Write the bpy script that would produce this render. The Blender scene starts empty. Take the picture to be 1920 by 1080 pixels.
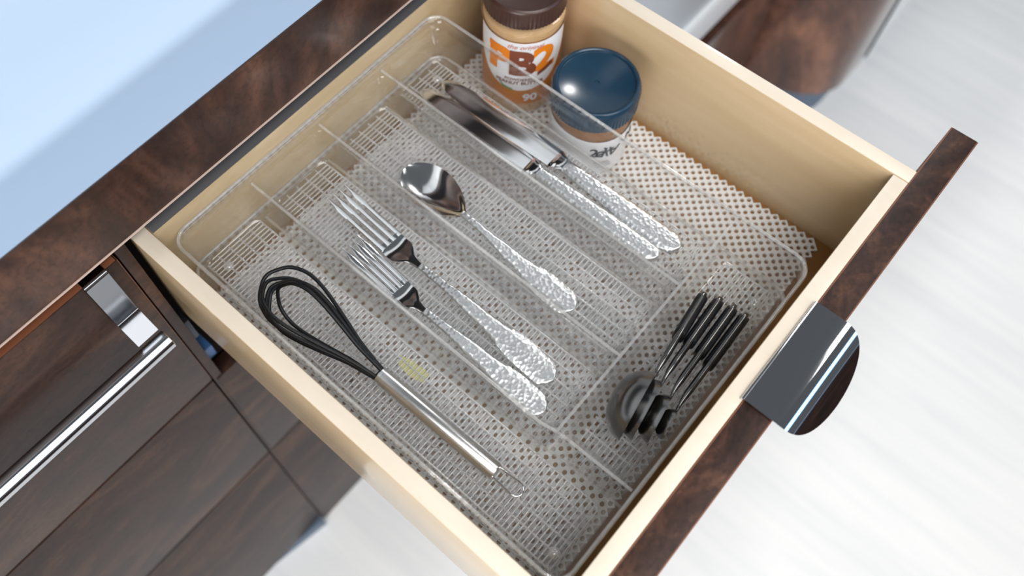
import bpy, bmesh, math, random
from mathutils import Vector, Matrix
random.seed(7)
C = bpy.context.scene.collection
SC = bpy.context.scene
S = 0.84            # the drawer is drafted with an inner width of 0.40; S brings everything to real metres
ZO = 0.967          # height of the drawer rim above the floor in drafting units

# ------------------------------------------------------------------ camera
cam_d = bpy.data.cameras.new('camera')
cam = bpy.data.objects.new('camera', cam_d); C.objects.link(cam); SC.camera = cam
AZ, TI, RO = 0.8212448658, 1.0893354322, -0.0299203752
f_ = Vector((math.sin(AZ)*math.cos(TI), math.cos(AZ)*math.cos(TI), -math.sin(TI)))
r_ = Vector((math.cos(AZ), -math.sin(AZ), 0)); u_ = r_.cross(f_)
R2 = r_*math.cos(RO)+u_*math.sin(RO); U2 = -r_*math.sin(RO)+u_*math.cos(RO)
M = Matrix((R2, U2, -f_)).transposed().to_4x4()
M.translation = Vector((-0.0779475, -0.3823113, 0.5702138+ZO))*S
cam.matrix_world = M
cam_d.sensor_width = 36; cam_d.lens = 1667.428*36/1920
cam_d.shift_x = 92.97/1920; cam_d.shift_y = -73.66/1920
cam_d.clip_start = .02
cam_d.dof.use_dof = True; cam_d.dof.focus_distance = .66*S; cam_d.dof.aperture_fstop = 5.0

# ------------------------------------------------------------------ world, lamps, exposure
SC.view_settings.view_transform = 'Standard'; SC.view_settings.look = 'None'
SC.view_settings.gamma = 1; SC.view_settings.use_curve_mapping = False
SC.view_settings.exposure = -0.77
SC.cycles.transparent_max_bounces = 40
SC.cycles.max_bounces = 14; SC.cycles.transmission_bounces = 12; SC.cycles.glossy_bounces = 6
SC.cycles.sample_clamp_indirect = 6
w = bpy.data.worlds.new('room_light'); SC.world = w; w.use_nodes = True
w.node_tree.nodes['Background'].inputs[0].default_value = (.86, .93, 1, 1)
w.node_tree.nodes['Background'].inputs[1].default_value = .24

def area(name, loc, target, sx, sy, power, col):
    d = bpy.data.lights.new(name, 'AREA'); d.shape = 'RECTANGLE'; d.size = sx*S; d.size_y = sy*S
    d.energy = power; d.color = col
    o = bpy.data.objects.new(name, d); C.objects.link(o)
    p = Vector((loc[0], loc[1], loc[2]+ZO)); t = Vector((target[0], target[1], target[2]+ZO))
    o.location = p*S; o.rotation_euler = (t-p).to_track_quat('-Z', 'Y').to_euler()
    return o
area('window_sunlight', (3.10, .42, 2.05), (.2, -.05, -.03), .22, .22, 32, (1, .98, .96))
area('front_window_daylight', (1.7, -3.3, 1.3), (.2, -.1, -.3), 1.7, .5, 16, (.30, .58, 1))
area('front_left_fill', (-.5, -3.4, 1.8), (.4, -.7, -.97), 2.4, 1.6, 50, (1, .99, .97))  # added fill light from the front left, brightens the floor
area('left_fill', (-2.5, -1.3, .55), (.2, -.5, -.6), 1.4, 1.6, 66, (1, .99, .98))  # added fill light, lifts the drawer's left side, inner wall and floor
area('overhead_fill', (-.3, -1.2, 1.65), (-.2, -1.0, 0), 1.7, 1.1, 44, (1, .98, .95))  # added soft fill from overhead, out of view
area('overhead_fill', (1.5, -1.0, 1.65), (1.5, -1.0, 0), .6, .6, 11, (1, .98, .96))  # second overhead fill, added to brighten the floor on the right
area('worktop_fill_strip', (-.3, .257, .68), (-.3, .257, 0), 2.4, .003, 8.5, (1, .93, .82))  # added unseen strip, brightens the worktop behind its front edge

# ------------------------------------------------------------------ materials
def new_mat(name):
    m = bpy.data.materials.new(name); m.use_nodes = True
    n = m.node_tree.nodes; b = n['Principled BSDF']
    return m, n, m.node_tree.links, b
def plain(name, col, rough=.5, metal=0, spec=.5, coat=0):
    m, n, l, b = new_mat(name)
    b.inputs['Base Color'].default_value = (*col, 1); b.inputs['Roughness'].default_value = rough
    b.inputs['Metallic'].default_value = metal; b.inputs['Specular IOR Level'].default_value = spec
    b.inputs['Coat Weight'].default_value = coat; b.inputs['Coat Roughness'].default_value = .06
    return m
def coords(n, l, scale, kind='Object', rot=(0, 0, 0)):
    t = n.new('ShaderNodeTexCoord'); mp = n.new('ShaderNodeMapping')
    mp.inputs['Scale'].default_value = scale; mp.inputs['Rotation'].default_value = rot
    l.new(t.outputs[kind], mp.inputs['Vector']); return mp.outputs[0]
def noise(n, l, vec, scale, detail=4, dist=0, rough=.55):
    t = n.new('ShaderNodeTexNoise'); t.inputs['Scale'].default_value = scale; t.inputs['Detail'].default_value = detail
    t.inputs['Distortion'].default_value = dist; t.inputs['Roughness'].default_value = rough
    l.new(vec, t.inputs['Vector']); return t.outputs['Fac']
def ramp(n, l, fac, stops):
    r = n.new('ShaderNodeValToRGB'); e = r.color_ramp.elements
    while len(e) < len(stops): e.new(.5)
    for k, (p, c) in enumerate(stops): e[k].position = p; e[k].color = (*c, 1)
    l.new(fac, r.inputs[0]); return r.outputs[0]
def mixc(n, l, a, b, fac, mode='MIX'):
    m = n.new('ShaderNodeMix'); m.data_type = 'RGBA'; m.blend_type = mode
    if isinstance(fac, float): m.inputs[0].default_value = fac
    else: l.new(fac, m.inputs[0])
    l.new(a, m.inputs[6])
    if isinstance(b, tuple): m.inputs[7].default_value = (*b, 1)
    else: l.new(b, m.inputs[7])
    return m.outputs[2]
def bump(n, l, b, h, strength, dist=.001):
    bp = n.new('ShaderNodeBump'); bp.inputs['Strength'].default_value = strength; bp.inputs['Distance'].default_value = dist
    l.new(h, bp.inputs['Height']); l.new(bp.outputs[0], b.inputs['Normal'])

def walnut(name, sc, lift=1.0, rough=.3, coat=.35):
    m, n, l, b = new_mat(name)
    v = coords(n, l, sc)
    big = noise(n, l, v, 1.0, 3, 1.6)
    fine = noise(n, l, v, 9.0, 5, .6, .65)
    pores = noise(n, l, coords(n, l, (260, 260, 260)), 1.0, 2)
    c1 = ramp(n, l, big, [(.30, (.030*lift, .0130*lift, .0095*lift)), (.5, (.068*lift, .030*lift, .020*lift)), (.70, (.165*lift, .077*lift, .047*lift))])
    c2 = ramp(n, l, fine, [(.3, (.55, .52, .52)), (.7, (1.25, 1.2, 1.15))])
    c = mixc(n, l, c1, c2, .85, 'MULTIPLY')
    c3 = ramp(n, l, pores, [(.36, (.6, .6, .6)), (.5, (1, 1, 1))])
    c = mixc(n, l, c, c3, .7, 'MULTIPLY')
    l.new(c, b.inputs['Base Color']); b.inputs['Roughness'].default_value = rough; b.inputs['Specular IOR Level'].default_value = .28
    b.inputs['Coat Weight'].default_value = coat; b.inputs['Coat Roughness'].default_value = .12
    bump(n, l, b, fine, .08, .0005)
    return m
W_FRONT = walnut('walnut_horizontal', (7, 7, 17), .46, .42, .05)
W_APRON = walnut('walnut_upright', (16, 16, 7), .72, .42, .05)
W_EDGE = walnut('walnut_edge', (22, 30, 30), .62, .5, .0)
W_ROUND = walnut('walnut_round', (7, 7, 3), 1.5, .2, .6)
W_BAND = plain('red_brown_edge_band', (.16, .055, .025), .45)
DARK = plain('dark_interior', (.012, .008, .007), .7)

def maple(name, a, bcol, rough=.38, sc=(12, 2.2, 40), coat=0.25):
    m, n, l, b = new_mat(name)
    v = coords(n, l, sc)
    g = noise(n, l, v, 1.3, 5, .8)
    c = ramp(n, l, g, [(.3, a), (.7, bcol)])
    l.new(c, b.inputs['Base Color']); b.inputs['Roughness'].default_value = rough
    b.inputs['Coat Weight'].default_value = coat; b.inputs['Coat Roughness'].default_value = .08
    return m
MAPLE = maple('maple_ply', (.40, .295, .165), (.48, .37, .23))
MAPLE_FLOOR = maple('maple_bottom', (.30, .145, .045), (.38, .19, .065))
MAPLE_SIDE = maple('maple_ply_varnished', (.58, .42, .24), (.66, .50, .31), .3, (12, 2.2, 40), .6)
MAPLE_EDGE = maple('maple_edge', (.67, .585, .475), (.73, .65, .54), .45, (30, 8, 30), .1)

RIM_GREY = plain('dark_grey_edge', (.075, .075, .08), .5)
COUNTER = plain('pale_blue_solid_surface', (.34, .45, .61), .4, 0, .3)
m, n, l, b = new_mat('pale_wood_floor'); FLOOR = m
v = coords(n, l, (9, 1.1, 1)); g = noise(n, l, v, 1.4, 5, .4)
v2 = coords(n, l, (40, 3, 1)); g2 = noise(n, l, v2, 1.4, 4, .2)
c = ramp(n, l, g, [(.25, (.80, .81, .81)), (.6, (.90, .90, .89))])
c = mixc(n, l, c, ramp(n, l, g2, [(.3, (.93, .94, .95)), (.6, (1, 1, 1))]), .8, 'MULTIPLY')
l.new(c, b.inputs['Base Color']); b.inputs['Roughness'].default_value = .4; b.inputs['Specular IOR Level'].default_value = .35

STRAP = plain('chrome_dark_reflection', (.24, .25, .27), .16, 1)  # base colour darkened in place of the dark surroundings it would mirror
BAR = plain('bar_chrome', (.50, .52, .55), .12, 1)
CHROME = plain('chrome', (.62, .63, .65), .06, 1)
STEEL = plain('polished_steel', (.74, .75, .76), .10, 1)
STEEL_SATIN = plain('satin_steel', (.60, .60, .60), .26, 1)
GUN = plain('gunmetal', (.17, .17, .17), .22, 1)
BLACK = plain('black_silicone', (.005, .006, .008), .42, 0, .32)
TOE = plain('blue_grey_plinth', (.10, .14, .20), .5)
GREY_PANEL = plain('grey_steel_panel', (.52, .56, .60), .3, .6)
WHITE_TRIM = plain('white_trim', (.82, .84, .85), .3)
PALE_TRIM = plain('pale_grey_trim', (.60, .60, .61), .4)
BLUE_CLIP = plain('blue_plastic', (.06, .16, .40), .35)

m, n, l, b = new_mat('hammered_steel'); HAMMER = m
b.inputs['Metallic'].default_value = 1; b.inputs['Base Color'].default_value = (.74, .76, .77, 1); b.inputs['Roughness'].default_value = .36
vo = n.new('ShaderNodeTexVoronoi'); vo.inputs['Scale'].default_value = 400; vo.feature = 'SMOOTH_F1'; vo.inputs['Smoothness'].default_value = .4
l.new(coords(n, l, (1, 1, .5)), vo.inputs['Vector'])
bump(n, l, b, vo.outputs['Distance'], .50, .0008)

def clear(name, tint, milk, gl=1.0, rough=.04, refract=False):
    m = bpy.data.materials.new(name); m.use_nodes = True
    n, l = m.node_tree.nodes, m.node_tree.links
    n.clear(); out = n.new('ShaderNodeOutputMaterial')
    tr = n.new('ShaderNodeBsdfRefraction' if refract else 'ShaderNodeBsdfTransparent')
    if refract: tr.inputs['Roughness'].default_value = .03; tr.inputs['IOR'].default_value = 1.45
    tr.inputs[0].default_value = (*tint, 1)
    df = n.new('ShaderNodeBsdfDiffuse'); df.inputs[0].default_value = (.9, .92, .94, 1)
    g = n.new('ShaderNodeBsdfGlossy'); g.inputs['Roughness'].default_value = rough; g.inputs[0].default_value = (1, 1, 1, 1)
    lw = n.new('ShaderNodeLayerWeight'); lw.inputs[0].default_value = .5
    p = n.new('ShaderNodeMath'); p.operation = 'POWER'; p.inputs[1].default_value = 4.0
    l.new(lw.outputs['Facing'], p.inputs[0])
    ma = n.new('ShaderNodeMath'); ma.operation = 'MULTIPLY_ADD'; ma.inputs[1].default_value = .5*gl; ma.inputs[2].default_value = .05*gl
    l.new(p.outputs[0], ma.inputs[0]); ma.use_clamp = True
    m1 = n.new('ShaderNodeMixShader'); m1.inputs[0].default_value = milk
    l.new(tr.outputs[0], m1.inputs[1]); l.new(df.outputs[0], m1.inputs[2])
    m2 = n.new('ShaderNodeMixShader'); l.new(ma.outputs[0], m2.inputs[0]); l.new(m1.outputs[0], m2.inputs[1]); l.new(g.outputs[0], m2.inputs[2])
    l.new(m2.outputs[0], out.inputs[0]); return m
PLASTIC = clear('clear_plastic', (.993, .994, .993), .006, .9)
PLASTIC_RIB = clear('clear_plastic_rib', (.95, .96, .98), .24, 2.2, .16, True)
PLASTIC_RIM = clear('clear_plastic_rim', (.93, .92, .90), .16, 2.0, .08)
JAR = clear('clear_jar', (.97, .97, .96), .02)

POWDER = plain('tan_powder', (.58, .36, .17), .8)
LID_BROWN = plain('brown_lid', (.050, .022, .016), .32)
LID_BLUE = plain('dark_blue_lid', (.010, .036, .068), .20)
LABEL_WHITE = plain('label_white', (.80, .81, .85), .4)
LABEL_ORANGE = plain('label_orange', (.52, .17, .012), .4)
PRINT_ORANGE = plain('print_orange', (.78, .22, .01), .45)
PRINT_BROWN = plain('print_brown', (.20, .055, .025), .45)
PRINT_PINK = plain('print_pink', (.62, .25, .20), .45)
PRINT_GREEN = plain('print_green', (.12, .28, .08), .5)
PRINT_BLACK = plain('print_black', (.03, .04, .05), .5)
NUTS = plain('nut_butter', (.26, .11, .03), .35)
LINER = plain('white_foam_liner', (.84, .84, .84), .7)

# ------------------------------------------------------------------ mesh helpers (drafting units, z from the drawer rim)
def finish(name, me, mat, parent, smooth=True, angle=35):
    if mat: me.materials.append(mat)
    if smooth:
        for p in me.polygons: p.use_smooth = True
        me.set_sharp_from_angle(angle=math.radians(angle))
    o = bpy.data.objects.new(name, me); C.objects.link(o)
    if parent: o.parent = parent
    return o
def obj(name, bm, mat, parent=None, smooth=True, angle=35, recalc=True):
    if recalc: bmesh.ops.recalc_face_normals(bm, faces=bm.faces[:])
    me = bpy.data.meshes.new(name); bm.to_mesh(me); bm.free()
    return finish(name, me, mat, parent, smooth, angle)
def tag(o, label, cat, group=None):
    o['label'] = label; o['category'] = cat
    if group: o['group'] = group
    return o
def thing(name, label, cat, loc, group=None):
    o = bpy.data.objects.new(name, None); C.objects.link(o); o.location = loc; o.empty_display_size = .02
    return tag(o, label, cat, group)
def struct(o):
    o['kind'] = 'structure'; return o
def add_box(bm, x0, x1, y0, y1, z0, z1, bev=0):
    r = bmesh.ops.create_cube(bm, size=1); vs = r['verts']
    for v in vs:
        v.co = Vector(((x0+x1)/2+v.co.x*(x1-x0), (y0+y1)/2+v.co.y*(y1-y0), (z0+z1)/2+v.co.z*(z1-z0)))
    if bev:
        es = {e for v in vs for e in v.link_edges}
        bmesh.ops.bevel(bm, geom=list(es), offset=bev, segments=2, affect='EDGES', profile=.6)
def box(name, x0, x1, y0, y1, z0, z1, mat, parent=None, bev=.0008):
    bm = bmesh.new(); add_box(bm, x0, x1, y0, y1, z0, z1, bev); return obj(name, bm, mat, parent)
def add_rings(bm, rings, closed=True, cap0=True, cap1=True):
    vr = [[bm.verts.new(p) for p in r] for r in rings]
    n = len(vr[0])
    for a, b in zip(vr, vr[1:]):
        for i in range(n if closed else n-1):
            j = (i+1) % n
            bm.faces.new((a[i], a[j], b[j], b[i]))
    if cap0: bm.faces.new(list(reversed(vr[0])))
    if cap1: bm.faces.new(vr[-1])
    return vr
def add_tube(bm, pts, r, seg=8, loop=False):
    pts = [Vector(p) for p in pts]; n = len(pts)
    T = []
    for i in range(n):
        a = pts[(i-1) % n] if (loop or i) else pts[0]; b = pts[(i+1) % n] if (loop or i < n-1) else pts[-1]
        T.append((b-a).normalized())
    up = Vector((0, 0, 1)) if abs(T[0].z) < .9 else Vector((1, 0, 0))
    N = (up-T[0]*up.dot(T[0])).normalized(); rings = []
    for i in range(n):
        N = (N-T[i]*N.dot(T[i])).normalized(); B = T[i].cross(N)
        rr = r[i] if isinstance(r, (list, tuple)) else r
        rings.append([pts[i]+(N*math.cos(2*math.pi*k/seg)+B*math.sin(2*math.pi*k/seg))*rr for k in range(seg)])
    if loop: rings.append(rings[0][:])
    add_rings(bm, rings, True, not loop, not loop)
    if loop: bmesh.ops.remove_doubles(bm, verts=bm.verts[:], dist=1e-6)
def tube(name, pts, r, mat, parent=None, seg=10, loop=False):
    bm = bmesh.new(); add_tube(bm, pts, r, seg, loop); return obj(name, bm, mat, parent, angle=50)
def lathe(name, prof, mat, parent=None, seg=64, cap0=True, cap1=True, wob=None):
    bm = bmesh.new(); rings = []
    for (r, z) in prof:
        rings.append([Vector(((r+(wob(k, r, z) if wob else 0))*math.cos(2*math.pi*k/seg), (r+(wob(k, r, z) if wob else 0))*math.sin(2*math.pi*k/seg), z)) for k in range(seg)])
    add_rings(bm, rings, True, cap0, cap1); return obj(name, bm, mat, parent)
def spline(P, n):
    P = [Vector(p) for p in P]; out = []
    for i in range(len(P)-1):
        p0 = P[max(i-1, 0)]; p1 = P[i]; p2 = P[i+1]; p3 = P[min(i+2, len(P)-1)]
        for k in range(n):
            t = k/n
            out.append(.5*((2*p1)+(-p0+p2)*t+(2*p0-5*p1+4*p2-p3)*t*t+(-p0+3*p1-3*p2+p3)*t**3))
    out.append(P[-1]); return out
def rrect(x0, x1, y0, y1, r, z, n=6):
    P = []
    for (cx, cy, a0) in ((x1-r, y1-r, 0), (x0+r, y1-r, 90), (x0+r, y0+r, 180), (x1-r, y0+r, 270)):
        for k in range(n+1):
            a = math.radians(a0+90*k/n); P.append(Vector((cx+r*math.cos(a), cy+r*math.sin(a), z)))
    return P
def prism(name, outline, z0, z1, mat, parent=None):
    bm = bmesh.new()
    add_rings(bm, [[Vector((x, y, z0)) for x, y in outline], [Vector((x, y, z1)) for x, y in outline]])
    return obj(name, bm, mat, parent)
def plank(bm, st, nu=8):
    """closed strip along stations (x, y, z, half_width, thickness, camber, dirx, diry): a flat piece of cutlery"""
    rings = []
    for (x, y, z, hw, th, cam_, dx, dy) in st:
        L = math.hypot(dx, dy) or 1; sx, sy = dy/L, -dx/L
        top, bot = [], []
        for k in range(nu+1):
            u = -1+2*k/nu; e = math.sqrt(max(0, 1-abs(u)**4))
            zz = z+cam_*u*u
            top.append(Vector((x+sx*u*hw, y+sy*u*hw, zz+th*.5*e+ (th*.04)))); bot.append(Vector((x+sx*u*hw, y+sy*u*hw, zz-th*.5*e)))
        rings.append(top+bot[::-1])
    add_rings(bm, rings)
def along(path, prof, n=40):
    """path: control points (x,y,z); prof: function t -> (half_width, thickness, camber); returns stations"""
    P = spline(path, 12); L = [0]
    for a, b in zip(P, P[1:]): L.append(L[-1]+(b-a).length)
    st = []
    for i in range(n+1):
        s = L[-1]*i/n; k = max(j for j in range(len(L)) if L[j] <= s+1e-12); k = min(k, len(P)-2)
        t = (s-L[k])/max(1e-9, L[k+1]-L[k]); p = P[k].lerp(P[k+1], t)
        d = P[k+1]-P[k]; hw, th, ca = prof(i/n); st.append((p.x, p.y, p.z, hw, th, ca, d.x, d.y))
    return st
def interp(tab, t):
    for (a, va), (b, vb) in zip(tab, tab[1:]):
        if t <= b:
            k = (t-a)/(b-a) if b > a else 0; k = k*k*(3-2*k)
            return va+(vb-va)*k
    return tab[-1][1]

W, D = .40, .3816      # inside of the drawer
PT = .0131             # thickness of its sides

# ------------------------------------------------------------------ the setting
bm = bmesh.new(); add_box(bm, -3, 4, -4.2, 1.0, -ZO-.02, -ZO); struct(obj('floor', bm, FLOOR))
bm = bmesh.new(); add_box(bm, -3, 4, .62, .66, -ZO, 1.7); struct(obj('wall_back', bm, plain('white_wall', (.78, .79, .8), .7)))

# worktop with its wooden apron
t = thing('worktop', 'pale blue-white worktop with a dark walnut apron along its front edge', 'worktop', (0, 0, 0))
box('slab', -1.6, .43, -.0005, .61, .0865, .110-.0225, COUNTER, t, .0002)
box('apron', -1.6, .43, 0, .020, .0166, .0860, W_APRON, t, .0006)
box('edge_line', -1.6, .43, -.0008, .0005, .0858, .0871, plain('dark_edge_line', (.03, .02, .02), .5), t, 0)
box('lower_edge_line', -1.6, .43, -.0010, .004, .0158, .0169, plain('pale_edge_line', (.55, .42, .36), .4), t, 0)
box('deck', -1.6, .43, .020, .60, .060, .0860, DARK, t, 0)

# ------------------------------------------------------------------ left cabinet
t = thing('base_cabinet', 'dark walnut base cabinet with long chrome bar handle, left of the open drawer', 'cabinet', (-.4, 0, -ZO))
def rel(o, root):      # keep the drafting coordinates while hanging under a root that is not at the origin
    o.location = -Vector(root.location) if o.parent == root and root.parent is None else o.location
    return o
XL = -.0310
rel(box('carcass', -1.2, XL-.002, .021, .58, -.935, .012, DARK, t, 0), t)
fr = []
for z0, z1 in ((-.2545, .0045), (-.5228, -.2583), (-.934, -.5266)):
    d = rel(box('drawer_front', -1.2, XL, 0, .019, z0, z1, W_FRONT, t, .0012), t); fr.append(d)
    if z1 > 0: box('edge_band', XL-.0006, XL+.0004, .0008, .0185, z0+.001, z1-.001, W_BAND, d, 0)
    if z1 > 0: box('edge_band', -1.2, XL-.001, .0008, .0185, z1-.0005, z1+.0004, W_BAND, d, 0)
bm = bmesh.new()   # chrome strap hooked over the top drawer front
prof = [(.010, .0055), (.004, .0064), (-.0015, .0064), (-.0030, .0048), (-.0032, .0), (-.0032, -.052), (-.0042, -.0575), (-.0072, -.0620), (-.0120, -.0668), (-.0200, -.0745)]
P = spline([(0, y, z) for y, z in prof], 5)
rings = []
for i, p in enumerate(P):
    d = (P[min(i+1, len(P)-1)]-P[max(i-1, 0)]).normalized(); nrm = Vector((0, -d.z, d.y))
    rings.append([Vector((x, p.y, p.z))+nrm*o_ for x, o_ in ((-.0612, 0), (-.0417, 0), (-.0417, .0013), (-.0612, .0013))])
add_rings(bm, rings); obj('handle_strap', bm, STRAP, fr[0])
bm = bmesh.new()
add_tube(bm, [(-.0402, -.0280, -.0820), (-.0408, -.0280, -.0820), (-1.1, -.0280, -.0820)], [.0078, .0085, .0085], 32)
obj('bar_handle', bm, BAR, fr[0])
box('handle_lip', -1.1, -.0415, -.0270, -.0250, -.0985, -.0960, BAR, fr[0], .0004)
rel(prism('plinth', [(-1.2, .12), (-1.2, .075), (-.20, .020), (-.0315, -.0085), (-.0315, .12)], -ZO, -.936, TOE, t), t)

# ------------------------------------------------------------------ cabinet with the open drawer
t = thing('drawer_cabinet', 'dark walnut cabinet whose top drawer stands open with cutlery inside', 'cabinet', (.22, 0, -ZO))
XR = .4677
rel(box('side_panel', -.0292, -.0200, .0015, .58, -.960, .0150, W_FRONT, t, .0006), t)
rel(box('side_panel', W+.030, XR-.002, .0015, .58, -.960, .0150, W_FRONT, t, .0006), t)
rel(box('shelf', -.0200, W+.030, .0200, .58, -.262, -.256, DARK, t, 0), t)
rel(box('back_board', -.0200, W+.030, .560, .58, -.960, .0150, DARK, t, 0), t)
for z0, z1 in ((-.5228, -.2635), (-ZO+.002, -.5266)):
    d = rel(box('drawer_front', -.0268, XR, 0, .019, z0, z1, W_FRONT, t, .0012), t)
rel(box('drawer_runner', -.0198, -.0150, .004, .45, -.175, -.140, plain('dark_runner', (.03, .035, .045), .4, .8), t, .0005), t)
rel(box('runner_clip', -.0198, -.0100, .012, .040, -.243, -.222, BLUE_CLIP, t, .001), t)

# the drawer is a part of the cabinet; its boards and pull are sub-parts
dr = rel(box('drawer', -PT+.002, W+PT-.002, -D-.002, .002, -.1325, -.1248, MAPLE_FLOOR, t, .0004), t)
dr.data.name = 'drawer_bottom'
box('left_side', -PT, 0, -D-.0126, PT, -.1370, 0, MAPLE_SIDE, dr, .0007)
box('right_side', W, W+PT, -D-.0126, PT, -.1370, 0, MAPLE_SIDE, dr, .0007)
box('back_board', 0.0002, W-.0002, 0, PT, -.1320, -.0002, MAPLE, dr, .0006)
box('front_board', 0.0002, W-.0002, -D-.0126, -D, -.1320, -.0002, MAPLE, dr, .0006)
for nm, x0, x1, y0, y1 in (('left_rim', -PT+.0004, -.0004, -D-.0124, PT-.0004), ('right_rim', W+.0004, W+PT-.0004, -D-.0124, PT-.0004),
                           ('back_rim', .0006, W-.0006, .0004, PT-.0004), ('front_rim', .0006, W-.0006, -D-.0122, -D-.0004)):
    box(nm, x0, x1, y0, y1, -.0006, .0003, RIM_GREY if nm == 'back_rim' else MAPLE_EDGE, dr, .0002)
YF = -D-.0128; YO = YF-.0217
box('drawer_face', -.0275, XR, YO, YF, -.2560, .0005, W_EDGE, dr, .0014)
box('inner_edge_band', -.0270, XR-.0006, YF-.0010, YF+.0003, -.2550, .0003, W_BAND, dr, .0002)
box('outer_edge_band', -.0270, XR-.0006, YO-.0003, YO+.0008, -.2550, .0003, W_BAND, dr, .0002)
# chrome half-round pull lying over the top edge and curling down outside
bm = bmesh.new(); rings = []
x0, x1 = .1765, .2690; n = 44
pathp = [(YF+.0012, -.010), (YF+.0012, .0012), (YF+.0004, .0022), (YF-.003, .0025), (YO+.002, .0025), (YO-.005, .0018), (YO-.0110, -.0012), (YO-.0170, -.0062), (YO-.0225, -.0120), (YO-.0275, -.0178)]
P = spline([(0, a, z) for a, z in pathp], 7); L = [0]
for a, c_ in zip(P, P[1:]): L.append(L[-1]+(c_-a).length)
ys = [p.y for p in P]; k0 = min(i for i, p in enumerate(P) if p.y < YO-.0005)
xm, hwid = (x0+x1)/2, (x1-x0)/2
for i, p in enumerate(P):
    if i <= k0: h = hwid
    else:
        q = (L[i]-L[k0])/(L[-1]-L[k0]); h = hwid*math.sqrt(max(0, 1-q**2.3))
        h = max(h, .002)
    d = (P[min(i+1, len(P)-1)]-P[max(i-1, 0)]).normalized(); nr = Vector((0, d.z, -d.y))
    rings.append([Vector((xm-h, p.y, p.z)), Vector((xm, p.y, p.z)), Vector((xm+h, p.y, p.z)), Vector((xm+h, p.y, p.z))+nr*.0012, Vector((xm, p.y, p.z))+nr*.0012, Vector((xm-h, p.y, p.z))+nr*.0012])
add_rings(bm, rings); obj('pull_handle', bm, CHROME, dr, angle=40)

# ------------------------------------------------------------------ appliance and rounded cabinet beyond the right side
t = thing('kitchen_appliance', 'grey steel appliance front with pale trim behind the right side of the drawer', 'appliance', (.8, 0, -ZO))
rel(box('body', .48, 1.13, -.012, .58, -.93, .015, DARK, t, 0), t)
rel(box('steel_front', .48, 1.13, -.030, -.012, -.433, .010, GREY_PANEL, t, .001), t)
rel(box('bright_edge', .48, 1.13, -.033, -.012, -.458, -.434, WHITE_TRIM, t, .002), t)
rel(box('lower_trim', .48, 1.13, -.030, -.012, -.523, -.459, PALE_TRIM, t, .001), t)
rel(box('walnut_panel', .48, 1.15, -.032, -.012, -.880, -.565, W_ROUND, t, .001), t)
rel(box('plinth', .48, 1.15, .03, .2, -ZO, -.93, TOE, t, 0), t)
t = thing('rounded_cabinet', 'dark walnut cabinet with a rounded corner standing on the floor beyond the drawer', 'cabinet', (1.5, 0, -ZO))
def plan(off, xr):
    P = [(xr, .5), (1.156+off, .5)]
    P += [(1.156+off, -.02)]
    for k in range(13):
        a = math.radians(180+90*k/12); rx, ry = .105-off*.5, .130-off*.5
        P.append((1.156+off+rx+rx*math.cos(a), -.197+off+ry+ry*math.sin(a)))
    P.append((xr, -.197+off)); return P
rel(prism('rounded_panel', plan(0, 1.320), -.872, .085, W_ROUND, t), t)
rel(box('steel_strip', 1.3205, 1.342, -.196, .5, -.872, .085, PALE_TRIM, t, .001), t)
rel(box('gap_strip', 1.3425, 1.356, -.199, .5, -.870, .085, DARK, t, 0), t)
rel(box('side_front', 1.3565, 2.3, -.196, .5, -.872, .085, WHITE_TRIM, t, .001), t)
rel(prism('plinth', plan(.022, 2.3), -ZO, -.8725, TOE, t), t)

# added unseen wall cabinet, reflected in the steel; valance shades the worktop's front strip
t = thing('added_wall_cabinet', 'unseen wall cabinet with white doors and walnut valance, added above the worktop', 'cabinet', (0, .4, .75))
rel(box('body', -1.6, .95, .218, .615, .70, 1.5, DARK, t, .001), t)
rel(box('valance', -1.6, .95, .200, .217, .565, .680, W_FRONT, t, .001), t)
for k in range(5):
    rel(box('door', -1.6+.51*k+.001, -1.6+.51*(k+1)-.001, .198, .2175, .682, 1.5, WHITE_TRIM, t, .002), t)

t = thing('added_island', 'unseen dark walnut island added opposite the drawer for the chrome to reflect', 'island', (.4, -2.4, -ZO))  # added out of view so the chrome mirrors something dark
rel(box('body', -1.6, 2.4, -2.8, -2.0, -ZO, .060, W_FRONT, t, .002), t)
rel(box('top', -1.62, 2.42, -2.82, -1.98, .0605, .087, COUNTER, t, .002), t)

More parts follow.
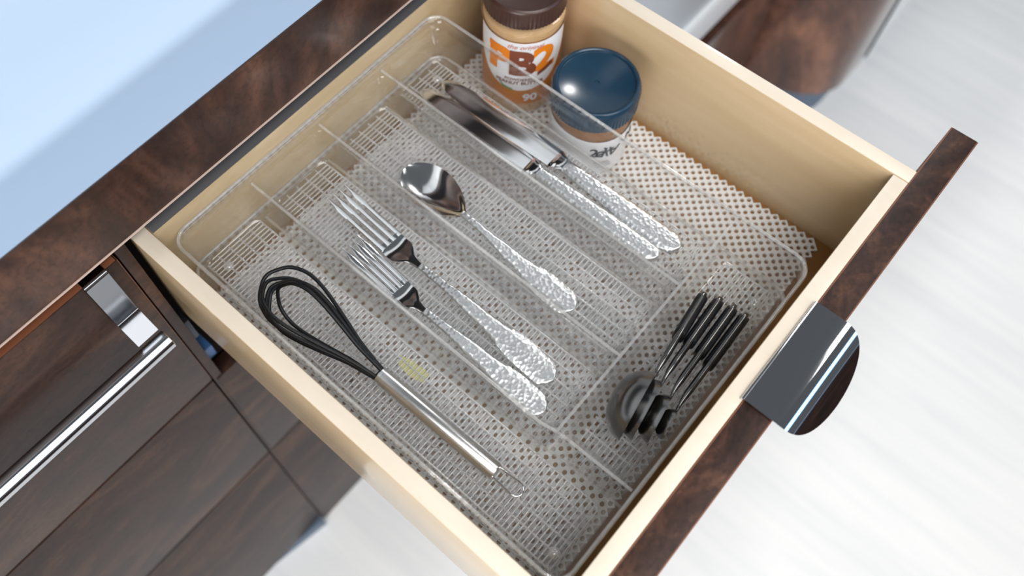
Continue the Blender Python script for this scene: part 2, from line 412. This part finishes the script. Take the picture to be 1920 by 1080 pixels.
# ------------------------------------------------------------------ drawer liner (one perforated sheet)
def liner():
    bm = bmesh.new(); px, py = .0086, .0091; zt, zb = -.1222, -.1244
    cache = {}
    def V(x, y, z):
        k = (round(x*2e5), round(y*2e5), round(z*1e5))
        if k not in cache: cache[k] = bm.verts.new((x, y, z))
        return cache[k]
    nx, ny = int(.392/px), int(.372/py)
    for j in range(2*ny):
        for i in range(nx+1):
            cx = .0062+px*(i+(.5 if j % 2 else 0)); cy = -.0065-py*.5*j
            if cx > .3945 or cy < -.3745: continue
            hx, hy, r = px/2, py/2, .00195
            dia = [(hx, 0), (hx/2, hy/2), (0, hy), (-hx/2, hy/2), (-hx, 0), (-hx/2, -hy/2), (0, -hy), (hx/2, -hy/2)]
            hole = [(r*1.15*math.cos(k*math.pi/4), r*math.sin(k*math.pi/4)) for k in range(8)]
            for k in range(8):
                q = (k+1) % 8
                a, b_ = dia[k], dia[q]; c_, d_ = hole[q], hole[k]
                bm.faces.new((V(cx+a[0], cy+a[1], zt), V(cx+b_[0], cy+b_[1], zt), V(cx+c_[0], cy+c_[1], zt), V(cx+d_[0], cy+d_[1], zt)))
                bm.faces.new((V(cx+d_[0], cy+d_[1], zt), V(cx+c_[0], cy+c_[1], zt), V(cx+c_[0], cy+c_[1], zb), V(cx+d_[0], cy+d_[1], zb)))
    # outer skirt
    es = [e for e in bm.edges if len(e.link_faces) == 1 and abs(e.verts[0].co.z-zt) < 1e-6 and abs(e.verts[1].co.z-zt) < 1e-6]
    r = bmesh.ops.extrude_edge_only(bm, edges=es)
    for v in r['geom']:
        if isinstance(v, bmesh.types.BMVert): v.co.z = zb
    o = obj('drawer_liner', bm, LINER, None, smooth=False)
    return tag(o, 'white perforated non-slip liner covering the bottom of the open drawer', 'drawer liner')
liner()

# ------------------------------------------------------------------ stacked clear cutlery trays
WELLS = [(.0115, .0835, -.3715, -.0045, 9), (.0875, .1585, -.3085, -.0045, 9), (.1630, .2325, -.3085, -.0045, 9), (.2370, .3015, -.3085, -.0045, 9), (.0930, .3015, -.3715, -.3135, 9)]
X0, X1, Y0, Y1 = .0085, .3055, -.3765, -.0015
def tray(label, dz):
    root = thing('cutlery_tray', label, 'cutlery tray', (0.157, -.19, -.067+dz), 'stacked clear cutlery trays')
    zr, zd, zf = -.0180+dz, -.0300+dz, -.0660+dz
    bm = bmesh.new(); R = .014
    # rim, outer band and ledge
    rings = [rrect(X0, X1, Y0, Y1, R, zr), rrect(X0+.0010, X1-.0010, Y0+.0010, Y1-.0010, R, zd)]
    vr = add_rings(bm, rings, True, False, False)
    def edges_of(vs): return [bm.edges.get((vs[i], vs[(i+1) % len(vs)])) or bm.edges.new((vs[i], vs[(i+1) % len(vs)])) for i in range(len(vs))]
    es = edges_of(vr[1])
    for (a, b_, c_, d_, rr) in WELLS:
        dr_ = .0052; rr *= .001
        prof = [(0, 0), (.0006, .0012), (.0030, .020), (dr_-.0010, .0325), (dr_+.0006, .0352), (dr_+.0030, .0360)]
        wr = add_rings(bm, [rrect(a+i_, b_-i_, c_+i_, d_-i_, rr, zd-h_) for i_, h_ in prof], True, False, True)
        es += edges_of(wr[0])
    bmesh.ops.triangle_fill(bm, use_beauty=True, use_dissolve=False, edges=es)
    # a fill can bridge well openings: drop faces lying over a well
    kill = []
    for f in bm.faces:
        if all(abs(v.co.z-zd) < 1e-6 for v in f.verts):
            c_ = f.calc_center_median()
            for (a, b_, e_, d_, rr) in WELLS:
                if a+.0005 < c_.x < b_-.0005 and e_+.0005 < c_.y < d_-.0005:
                    dx = max(a+.009-c_.x, c_.x-(b_-.009), 0); dy = max(e_+.009-c_.y, c_.y-(d_-.009), 0)
                    if math.hypot(dx, dy) < .0088: kill.append(f)
    bmesh.ops.delete(bm, geom=kill, context='FACES')
    tub = rel(obj('tub', bm, PLASTIC, root, angle=50), root)
    md = tub.modifiers.new('wall', 'SOLIDIFY'); md.thickness = .0012*S; md.offset = 0
    bm = bmesh.new(); add_tube(bm, rrect(X0, X1, Y0, Y1, R, zr), .0014, 12, True)
    rel(obj('rim', bm, PLASTIC_RIM, root), root)
    for (a, b_) in ((.0855, None),):
        pass
    # rounded tops of the partitions
    for pts in ([(.0855, -.0035, zd), (.0855, -.300, zd), (.0875, -.3085, zd), (.0885, -.318, zd), (.0895, -.3740, zd)],
                [(.16075, -.0035, zd), (.16075, -.3105, zd)], [(.23475, -.0035, zd), (.23475, -.3105, zd)],
                [(.0890, -.3110, zd), (.3035, -.3110, zd)]):
        bm = bmesh.new(); add_tube(bm, pts, .0013, 8); rel(obj('partition_edge', bm, PLASTIC_RIM, root), root)
    # ribbed floor: fine ribs across, coarse ribs along, one joined mesh per well
    for (a, b_, c_, d_, rr) in WELLS:
        bm = bmesh.new(); i_ = .0082; z = zf+.0003
        def rib(p, q, h, wd):
            p = Vector(p); q = Vector(q); s = (q-p).normalized().cross(Vector((0, 0, 1)))*wd/2
            pr_ = [(-1, 0), (-.78, .62), (-.30, .95), (.30, .95), (.78, .62), (1, 0)]
            va = [bm.verts.new(p+s*u_k+Vector((0, 0, h*w_k))) for u_k, w_k in pr_]
            vb = [bm.verts.new(q+s*u_k+Vector((0, 0, h*w_k))) for u_k, w_k in pr_]
            for k_ in range(5): bm.faces.new((va[k_], vb[k_], vb[k_+1], va[k_+1]))
            bm.faces.new(va); bm.faces.new(vb[::-1])
        y = c_+i_
        while y < d_-i_:
            rib((a+i_, y, z), (b_-i_, y, z), .0008, .0013); y += .0036
        nl = max(2, round((b_-a-2*i_)/.0118))
        for k in range(nl+1):
            x = a+i_+(b_-a-2*i_)*k/nl
            rib((x, c_+i_, z), (x, d_-i_, z), .0014, .0017)
        o = rel(obj('floor_ribs', bm, PLASTIC_RIB, root, angle=70), root); o['kind'] = 'stuff'
    if dz == 0:
        bm = bmesh.new(); c0 = Vector((.0640, -.1960, zf+.00015)); rnd = random.Random(3)
        bm.faces.new([bm.verts.new(c0+Vector((.0065*math.cos(k*math.pi/8)*rnd.uniform(.6, 1.1), .0170*math.sin(k*math.pi/8)*rnd.uniform(.6, 1.1), 0))) for k in range(16)])
        rel(obj('stain', bm, plain('yellow_green_residue', (.42, .40, .19), .5), root, smooth=False), root)
    for x, y in ((.0305, -.0245), (.0305, -.3585), (.2785, -.3590), (.2790, -.0250)):
        o = lathe('foot', [(.0001, .0026), (.0022, .0023), (.0038, .0012), (.0044, 0), (.0044, -.0004)][::-1], PLASTIC_RIM, root, 20)
        o.location = Vector((x, y, zf+.0004))-root.location
    return root
tray('clear plastic cutlery tray holding whisk, forks, spoon and knives, upper of the stacked pair', 0)
tray('empty clear plastic cutlery tray beneath the one holding the cutlery', -.0530)
ZF = -.0650          # top of the ribs in the upper tray

# ------------------------------------------------------------------ whisk
t = thing('whisk', 'balloon whisk with black wires and a steel handle in the tray', 'whisk', (.0436, -.24, ZF))
A = Vector((.0425, -.1830, -.0560)); B = Vector((.0448, -.2945, -.0580)); ax = (A-B).normalized()
def frame(o, d):
    o.rotation_mode = 'QUATERNION'; o.rotation_quaternion = Vector((0, 0, 1)).rotation_difference(d)
hl = (A-B).length
o = lathe('handle', [(.0045, 0), (.0062, .0004), (.0068, .0015), (.0068, hl-.0035), (.0066, hl-.0033), (.0066, hl-.0024), (.0068, hl-.0022), (.0068, hl-.0006), (.0063, hl)], STEEL_SATIN, t, 40)
o.location = B-t.location; frame(o, ax)
hd = Vector((-.0038, .0680, .0125)); sd = Vector((1, .06, 0)).normalized(); upv = sd.cross(hd.normalized())
o = lathe('collar', [(.0030, -.002), (.0058, -.002), (.0058, .0012), (.0030, .0012)], BLACK, t, 24); o.location = A-t.location; frame(o, ax)
tipdir = hd.normalized()
for k, (ang, wd, ln, sk) in enumerate(((-30, .0228, .1110, .0), (-10, .0205, .1060, -.0015), (8, .0225, .1150, .0020), (27, .0200, .1040, -.003), (58, .0190, .1010, .001))):
    ca, sa = math.cos(math.radians(ang)), math.sin(math.radians(ang))
    side = sd*ca+upv*sa; P = []
    for s in (-1, 1):
        row = [(0, .0040), (.08, .0052), (.25, .0100), (.45, .0172), (.65, .0236), (.80, .0250), (.92, .0195), (.985, .0090)]
        pts = []
        for q, w_ in row:
            ww = w_*wd/.025 if q > .2 else w_
            c_ = A+tipdir*(q*ln-.001)+upv*(.0005*s*(k-2)*(1-q))
            pts.append(c_+side*(s*ww+sk*q))
        P.append(pts)
    tipp = A+tipdir*ln+side*sk
    path = spline(P[0]+[tipp]+P[1][::-1], 6)
    o = tube('wire', [p-t.location for p in path], .00155, BLACK, t, 8)
P = []
for k in range(13):
    a = math.pi*k/12; P.append(B-ax*(.0165+.0062*math.sin(a))+sd*(.0052*math.cos(a)))
P = [B-ax*(-.004)+sd*.0040]+P+[B-ax*(-.004)-sd*.0040]
tube('hanging_loop', [p-t.location for p in P], .00085, STEEL, t, 8)

# ------------------------------------------------------------------ cutlery
def hammered_handle(root, path, tab, thick, mat=None, nu=8):
    st = along(path, lambda q: (interp(tab, q), thick*(1-.15*q), .0), 44)
    h0, h1 = st[-1][3], 5
    e = st[-1]; d = Vector((e[6], e[7], 0)).normalized()
    for k in range(1, 12):      # round the end
        a = k/11*math.pi/2
        st.append((e[0]+d.x*h0*.92*math.sin(a), e[1]+d.y*h0*.92*math.sin(a), e[2], max(h0*math.cos(a), .0006), e[4], 0, d.x, d.y))
    bm = bmesh.new(); plank(bm, [(x-root.location.x, y-root.location.y, z-root.location.z, *r) for (x, y, z, *r) in st], nu)
    return obj('handle', bm, mat or HAMMER, root, angle=60)
def sub(bm_st, root): return [(x-root.location.x, y-root.location.y, z-root.location.z, *r) for (x, y, z, *r) in bm_st]

def fork(label, tips, root_y, sh, neck, end, hw_head, hw_end, k):
    t = thing('fork', label, 'fork', (neck[0], neck[1], ZF))
    z0 = ZF
    # head from the neck to the root of the tines
    rc = Vector((sh[0]+(tips[0]-sh[0])*.28, root_y, z0+.0042))
    st = along([(neck[0], neck[1], z0+.0065), (sh[0]*.5+neck[0]*.5, (sh[1]+neck[1])/2-.001, z0+.0050), (sh[0], sh[1], z0+.0024), (rc.x, rc.y, z0+.0042)],
               lambda q: (interp([(0, .0032), (.25, .0040), (.62, hw_head), (1, hw_head)], q), .0017, interp([(0, 0), (.6, .0016), (1, .0008)], q)), 26)
    bm = bmesh.new(); plank(bm, sub(st, t)); head = obj('head', bm, STEEL, t, angle=60)
    dirt = (Vector((tips[0], tips[1], 0))-Vector((rc.x, rc.y, 0)))
    sx = Vector((dirt.y, -dirt.x, 0)).normalized()
    for i in range(4):
        u = -1+2*i/3
        b0 = rc+sx*(u*(hw_head-.0022)); tp = Vector((tips[0], tips[1], z0+.0105))+sx*(u*(hw_head-.0018))
        mid = b0.lerp(tp, .5)+Vector((0, 0, -.0008))
        b0 = b0-dirt.normalized()*.004
        s2 = along([b0, mid, tp], lambda q: (interp([(0, .0025), (.15, .0024), (.8, .0019), (1, .0006)], q), interp([(0, .0017), (1, .0009)], q), 0), 14)
        bm = bmesh.new(); plank(bm, sub(s2, t), 4); obj('tine', bm, STEEL, head, angle=60)
    hammered_handle(t, [(neck[0]+(sh[0]-neck[0])*.05, neck[1]+.0015, z0+.0066), (neck[0]+(end[0]-neck[0])*.3, neck[1]+(end[1]-neck[1])*.3, z0+.0085), (neck[0]+(end[0]-neck[0])*.7, neck[1]+(end[1]-neck[1])*.7, z0+.0050), (end[0], end[1]+.008, z0+.0022)],
                    [(0, .0031), (.15, .0036), (.5, .0062), (.85, hw_end), (1, hw_end*.97)], .0034)
    return t
fork('larger steel fork with hammered handle lying beside the partition, its tines reaching further back', (.1325, -.0465), -.1075, (.1295, -.1180), (.1290, -.1450), (.1262, -.2790), .0112, .0112, 1)
fork('shorter steel fork with hammered handle, lying nearer the whisk', (.1068, -.0880), -.1400, (.1032, -.1505), (.1028, -.1740), (.1025, -.2900), .0100, .0105, 2)

def spoon():
    t = thing('spoon', 'steel teaspoon with deep shiny bowl and hammered handle, alone in the middle compartment', 'spoon', (.1843, -.1496, ZF))
    N = 26; st = []
    for i in range(N+1):
        q = i/N; y = -.0730+(-.1400+.0730)*q
        x = .1885+(.1850-.1885)*q
        hw = .0200*max(0, math.sin(math.pi*min(1, .012+q*.985)**.82))**.62
        hw = max(hw, .0030 if q > .5 else .0008)
        rim = ZF+.0085+.002*q
        dep = .0078*math.sin(math.pi*min(1, q*.97+.02))**.8
        st.append((x, y, rim-dep, hw, .0012, dep, -.0035, -.067))
    bm = bmesh.new(); plank(bm, sub(st, t), 14); obj('bowl', bm, STEEL, t, angle=70)
    hammered_handle(t, [(.1850, -.1385, ZF+.0104), (.1843, -.1520, ZF+.0112), (.1835, -.1700, ZF+.0100), (.1822, -.2150, ZF+.0050), (.1817, -.2470, ZF+.0022)],
                    [(0, .0030), (.2, .0030), (.5, .0060), (.86, .0113), (1, .0110)], .0034)
spoon()

def knife(label, tip, heel, hs, he, hwb, hwh):
    t = thing('table_knife', label, 'knife', (heel[0], heel[1], ZF), 'dinner knives with hammered handles')
    tab = [(0, .0012), (.04, .0058), (.12, hwb*.78), (.30, hwb), (.8, hwb), (1, hwb*.95)]
    st = along([(tip[0], tip[1], ZF+.0035), (heel[0]*.5+tip[0]*.5, (heel[1]+tip[1])/2, ZF+.0048), (heel[0], heel[1], ZF+.0058)],
               lambda q: (interp(tab, q), interp([(0, .0008), (1, .0019)], q), 0), 40)
    bm = bmesh.new(); plank(bm, sub(st, t)); obj('blade', bm, STEEL, t, angle=40)
    st = along([(heel[0], heel[1]+.001, ZF+.0058), ((heel[0]+hs[0])/2, (heel[1]+hs[1])/2, ZF+.0062), (hs[0], hs[1], ZF+.0050)],
               lambda q: (interp([(0, hwb*.96), (.5, hwb*.80), (1, hwh*.62)], q), interp([(0, .002), (.3, .0045), (1, .0075)], q), 0), 14)
    bm = bmesh.new(); plank(bm, sub(st, t)); obj('bolster', bm, STEEL, t, angle=40)
    hammered_handle(t, [(hs[0], hs[1]+.001, ZF+.0050), (hs[0]*.5+he[0]*.5, (hs[1]+he[1])/2, ZF+.0046), (he[0], he[1], ZF+.0044)],
                    [(0, hwh*.62), (.25, hwh*.78), (.7, hwh), (1, hwh*.97)], .0085)
knife('steel dinner knife with hammered handle lying right against the partition next to the spoon', (.2590, -.0250), (.2580, -.1480), (.2585, -.1600), (.2585, -.2720), .0098, .0088)
knife('steel dinner knife with hammered handle lying beneath the tray rim nearest the jars', (.2780, -.0330), (.2785, -.1610), (.2780, -.1730), (.2765, -.2790), .0102, .0105)

# ------------------------------------------------------------------ measuring spoons on edge
def measuring_spoon(label, a, b_, e, zc, ze, grip=True):
    """a: outer end of the bowl rim, b_: neck end of the rim, e: end of the handle (x, y)"""
    t = thing('measuring_spoon', label, 'measuring spoon', (b_[0], b_[1], ZF), 'nested measuring spoons')
    a3 = Vector((a[0], a[1], zc)); b3 = Vector((b_[0], b_[1], zc)); r = (a3-b3).length/2; cc = (a3+b3)/2
    zmin = ZF+r+.0003; cc.z = max(cc.z, zmin)
    ex = (b3-a3).normalized(); ez = Vector((0, 0, 1)); en = ex.cross(ez)*-1
    if en.y < 0: en = -en
    bm = bmesh.new(); rings = []; dep = r*.72
    prof = [(1, 0), (.98, .12), (.92, .38), (.80, .62), (.62, .82), (.38, .95), (.12, 1.0), (.0005, 1.0)]
    inner = [(p*(1-.05), max(0, h*.95-.002)) for p, h in prof[::-1]]
    for p, h in prof+inner:
        rings.append([cc-t.location+(ex*math.cos(2*math.pi*k/40)+ez*math.sin(2*math.pi*k/40))*(r*p)+en*(dep*h) for k in range(40)])
    add_rings(bm, rings); obj('bowl', bm, GUN, t, angle=50)
    P = [Vector((b_[0], b_[1], cc.z))-ex*.002, Vector((b_[0], b_[1], cc.z))+ex*.010]
    e3 = Vector((e[0], e[1], ze)); P += [P[1].lerp(e3, .35), P[1].lerp(e3, .75), e3]
    def strip(path, tabh, tabt, nm, mat, parent, off=0):
        pp = spline(path, 8); rr = []; n_ = len(pp)
        for i, p in enumerate(pp):
            q = i/(n_-1); hh = interp(tabh, q); tt = interp(tabt, q)
            d = (pp[min(i+1, n_-1)]-pp[max(i-1, 0)]).normalized(); s_ = Vector((d.y, -d.x, 0)).normalized()*-1
            v_ = d.cross(s_)
            if v_.z < 0: v_ = -v_
            ring = []
            for k in range(16):
                a_ = 2*math.pi*k/16; c_, s2 = math.cos(a_), math.sin(a_)
                ring.append(p-t.location+s_*(tt*math.copysign(abs(c_)**.6, c_)+off)+v_*(hh*math.copysign(abs(s2)**.6, s2)))
            rr.append(ring)
        bm2 = bmesh.new(); add_rings(bm2, rr); return obj(nm, bm2, mat, parent, angle=60)
    h = strip(P, [(0, .0034), (.12, .0030), (.35, .0070), (.55, .0098), (.92, .0104), (1, .0060)], [(0, .0008), (.15, .0014), (.35, .0027), (1, .0025)], 'handle', GUN, t)
    G = [P[1].lerp(e3, .36), P[1].lerp(e3, .6), P[1].lerp(e3, .97)]
    strip(G, [(0, .0020), (.12, .0082), (.9, .0092), (1, .0050)], [(0, .0028), (.1, .0045), (1, .0044)], 'grip', BLACK, h)
    return t
MS = [('largest measuring spoon, its round bowl facing the back of the drawer, black grip', (.1140, -.3466), (.1680, -.3376), (.2480, -.3272), -.037, -.0480),
      ('second largest measuring spoon, between the biggest bowl and the two small ones', (.1210, -.3528), (.1680, -.3448), (.2535, -.3383), -.0410, -.0490),
      ('third measuring spoon in size, small bowl, second from the front of the drawer', (.1280, -.3622), (.1655, -.3553), (.2560, -.3496), -.0455, -.0500),
      ('smallest measuring spoon, standing against the front wall of the tray', (.1380, -.3675), (.1620, -.3640), (.2570, -.3600), -.0500, -.0510)]
for a in MS: measuring_spoon(*a)

# ------------------------------------------------------------------ jars
def wrap(bm, r, a0, z0):
    for v in bm.verts:
        a = a0+v.co.x/r; q = r+v.co.z
        v.co = Vector((q*math.cos(a), q*math.sin(a), z0+v.co.y))
def bisect(bm, step):
    xs = [v.co.x for v in bm.verts]; x = min(xs)+step
    while x < max(xs):
        bmesh.ops.bisect_plane(bm, geom=bm.verts[:]+bm.edges[:]+bm.faces[:], plane_co=(x, 0, 0), plane_no=(1, 0, 0)); x += step
def lettering(name, text, size, mat, parent, r, a0, z0, u0=0, bold=0, shear=0, eps=.0004, rot=0, wide=1, arc=0):
    cu = bpy.data.curves.new('t', 'FONT'); cu.body = text; cu.size = size; cu.align_x = 'CENTER'; cu.align_y = 'CENTER'; cu.offset = bold; cu.shear = shear
    cu.resolution_u = 4
    to = bpy.data.objects.new('t', cu); C.objects.link(to)
    bpy.context.view_layer.update()
    me = bpy.data.meshes.new_from_object(to.evaluated_get(bpy.context.evaluated_depsgraph_get()))
    bpy.data.objects.remove(to); bpy.data.curves.remove(cu)
    bm = bmesh.new(); bm.from_mesh(me); bpy.data.meshes.remove(me)
    cr, sr = math.cos(rot), math.sin(rot)
    for v in bm.verts:
        x, y = v.co.x*wide, v.co.y
        v.co = Vector((x*cr-y*sr+u0, x*sr+y*cr+arc*(x*x), eps))
    bisect(bm, .0025); wrap(bm, r, a0, z0)
    return obj(name, bm, mat, parent, smooth=False, recalc=False)
def patch(name, poly, mat, parent, r, a0, z0, eps):
    bm = bmesh.new(); bm.faces.new([bm.verts.new((x, y, eps)) for x, y in poly]); bisect(bm, .0025); wrap(bm, r, a0, z0)
    return obj(name, bm, mat, parent, smooth=False, recalc=False)
def ribbed(k, r, z): return .0005 if k % 2 else 0

JB = -.1222
# powder jar with the brown lid
t = thing('powder_jar', 'tall clear jar of tan powder with brown ribbed lid and orange-white label', 'jar', (.357, -.059, JB))
H = lambda z: z-JB
r = .0355
lathe('jar_wall', [(.0300, .0002), (.0345, .0012), (r, .004), (r, H(-.022)), (.0372, H(-.016)), (.0376, H(-.0085)), (.0366, H(-.0045)), (.0325, H(-.0025)), (.0320, H(.004))], JAR, t, 64, True, False)
lathe('powder', [(.029, .0015), (.0335, .003), (.0343, .006), (.0343, H(-.022)), (.0358, H(-.016)), (.0355, H(-.0115)), (.030, H(-.009)), (.001, H(-.008))], POWDER, t, 48)
lathe('lid', [(.0338, H(-.0035)), (.0352, H(-.0030)), (.0352, H(.0135)), (.0345, H(.0155)), (.0330, H(.0166)), (.0310, H(.0160)), (.0295, H(.0150)), (.0005, H(.0150))], LID_BROWN, t, 128, wob=lambda k, r_, z: .0006*(k % 2) if .0350 < r_ < .0353 and z < H(.0140) else 0)
lb = lathe('label', [(r+.0003, H(-.104)), (r+.0003, H(-.0195))], LABEL_ORANGE, t, 64, False, False)
A0 = math.radians(-143.4)
poly = []
for k in range(48):
    a = 2*math.pi*k/48; x, y = .047*math.cos(a), -.030+.054*math.sin(a); poly.append((x, H(min(y, -.0200))))
pp = []
for q in poly:
    if not pp or (abs(q[0]-pp[-1][0])+abs(q[1]-pp[-1][1])) > 1e-4: pp.append(q)
patch('label_panel', pp, LABEL_WHITE, lb, r, A0, 0, .0005)
lettering('brand_letter', 'P', .041, PRINT_ORANGE, lb, r, A0, H(-.0455), -.0200, .0022, 0, .0010, 0, 1.05)
lettering('brand_letter', 'B', .041, PRINT_BROWN, lb, r, A0, H(-.0475), .0010, .0022, 0, .0013, 0, 1.0)
lettering('brand_digit', '2', .041, PRINT_ORANGE, lb, r, A0, H(-.0440), .0215, .0018, 0, .0010, 0, 1.05)
patch('brand_letter', [(-.031, H(-.0285)), (-.031, H(-.0335)), (-.014, H(-.0385)), (-.012, H(-.0330))], PRINT_ORANGE, lb, r, A0, 0, .0011)
patch('brand_digit', [(.0155, H(-.0590)), (.0300, H(-.0500)), (.0300, H(-.0560)), (.0155, H(-.0640))], PRINT_BROWN, lb, r, A0, 0, .0014)
lettering('small_print', 'the original', .0068, PRINT_PINK, lb, r, A0, H(-.0245), .003, .00008, .35, .0016)
lettering('small_print', 'POWDERED', .0050, PRINT_BROWN, lb, r, A0, H(-.0685), .000, .00015, 0, .0008)
lettering('small_print', 'PEANUT BUTTER', .0058, PRINT_BROWN, lb, r, A0, H(-.0735), .000, .0002, 0, .0008)
patch('leaf_print', [(-.020, H(-.0740)), (-.014, H(-.0790)), (-.006, H(-.0815)), (-.005, H(-.0835)), (-.015, H(-.0820))], PRINT_GREEN, lb, r, A0, 0, .0008)
lettering('small_print', '90', .0135, LABEL_WHITE, lb, r, A0, H(-.0945), .0105, .0004, 0, .0008)

# nut butter jar with the dark blue lid
t = thing('nut_butter_jar', 'short jar with a dark blue ribbed lid and white label near the drawer wall', 'jar', (.3448, -.1493, JB))
r = .0362
lathe('jar_wall', [(.0300, .0002), (.0350, .0012), (r, .004), (r, H(-.056)), (.0355, H(-.053)), (.0340, H(-.050)), (.0335, H(-.040))], JAR, t, 64, True, False)
lathe('nut_butter', [(.029, .0015), (.0340, .003), (.0350, .006), (.0350, H(-.057)), (.0330, H(-.0535)), (.0005, H(-.0530))], NUTS, t, 48)
lathe('lid', [(.0362, H(-.0510)), (.0376, H(-.0505)), (.0376, H(-.0335)), (.0373, H(-.0310)), (.0366, H(-.0290)), (.0354, H(-.0280)), (.0342, H(-.0279)), (.0331, H(-.0286)), (.0325, H(-.0304)), (.0322, H(-.0306)), (.0024, H(-.0306)), (.0020, H(-.0315)), (.0004, H(-.0315))], LID_BLUE, t, 144, wob=lambda k, r_, z: .0006*(k % 2) if .0375 < r_ < .0377 else 0)
bm = bmesh.new(); rings = []
for zz in (None, -.117):
    rings.append([Vector(((r+.0003)*math.cos(2*math.pi*k/64), (r+.0003)*math.sin(2*math.pi*k/64), H(zz if zz else -.0655+.0025*math.cos(2*math.pi*k/64*2+.8)))) for k in range(64)])
add_rings(bm, rings, True, False, False); lb = obj('label', bm, LABEL_WHITE, t)
A1 = math.radians(-151)
for s_, u_, sz, rt in (('2', .0085, .017, -.1), ('d', .0150, .019, -.25), ('X', .0195, .017, -.45), ('A', .0270, .018, 2.9)):
    lettering('label_print', s_, sz, PRINT_BLACK, lb, r, A1, H(-.0835-.05*(u_-.008)), u_, .0002, 0, .0008, rt)
for s_, u_, zz in (('W', .0440, -.0790), ('I', .0490, -.0760)):
    lettering('label_print', s_, .016, PRINT_BLACK, lb, r, A1, H(zz), u_, .0003, 0, .0008, .3)
for k in range(3):
    patch('label_print', [(.010+.002*k, H(-.0985-.0035*k)), (.024+.002*k, H(-.0985-.0035*k)), (.024+.002*k, H(-.0992-.0035*k)), (.010+.002*k, H(-.0992-.0035*k))], PRINT_BLACK, lb, r, A1, 0, .0008)

# ------------------------------------------------------------------ bring the drafting units to metres, floor at zero
seen = set()
for o in list(SC.objects):
    if o.type in {'MESH', 'EMPTY'}:
        if o.type == 'MESH' and o.data.name not in seen:
            seen.add(o.data.name); o.data.transform(Matrix.Scale(S, 4))
        loc = o.location.copy()
        if o.parent is None: loc.z += ZO
        o.location = loc*S
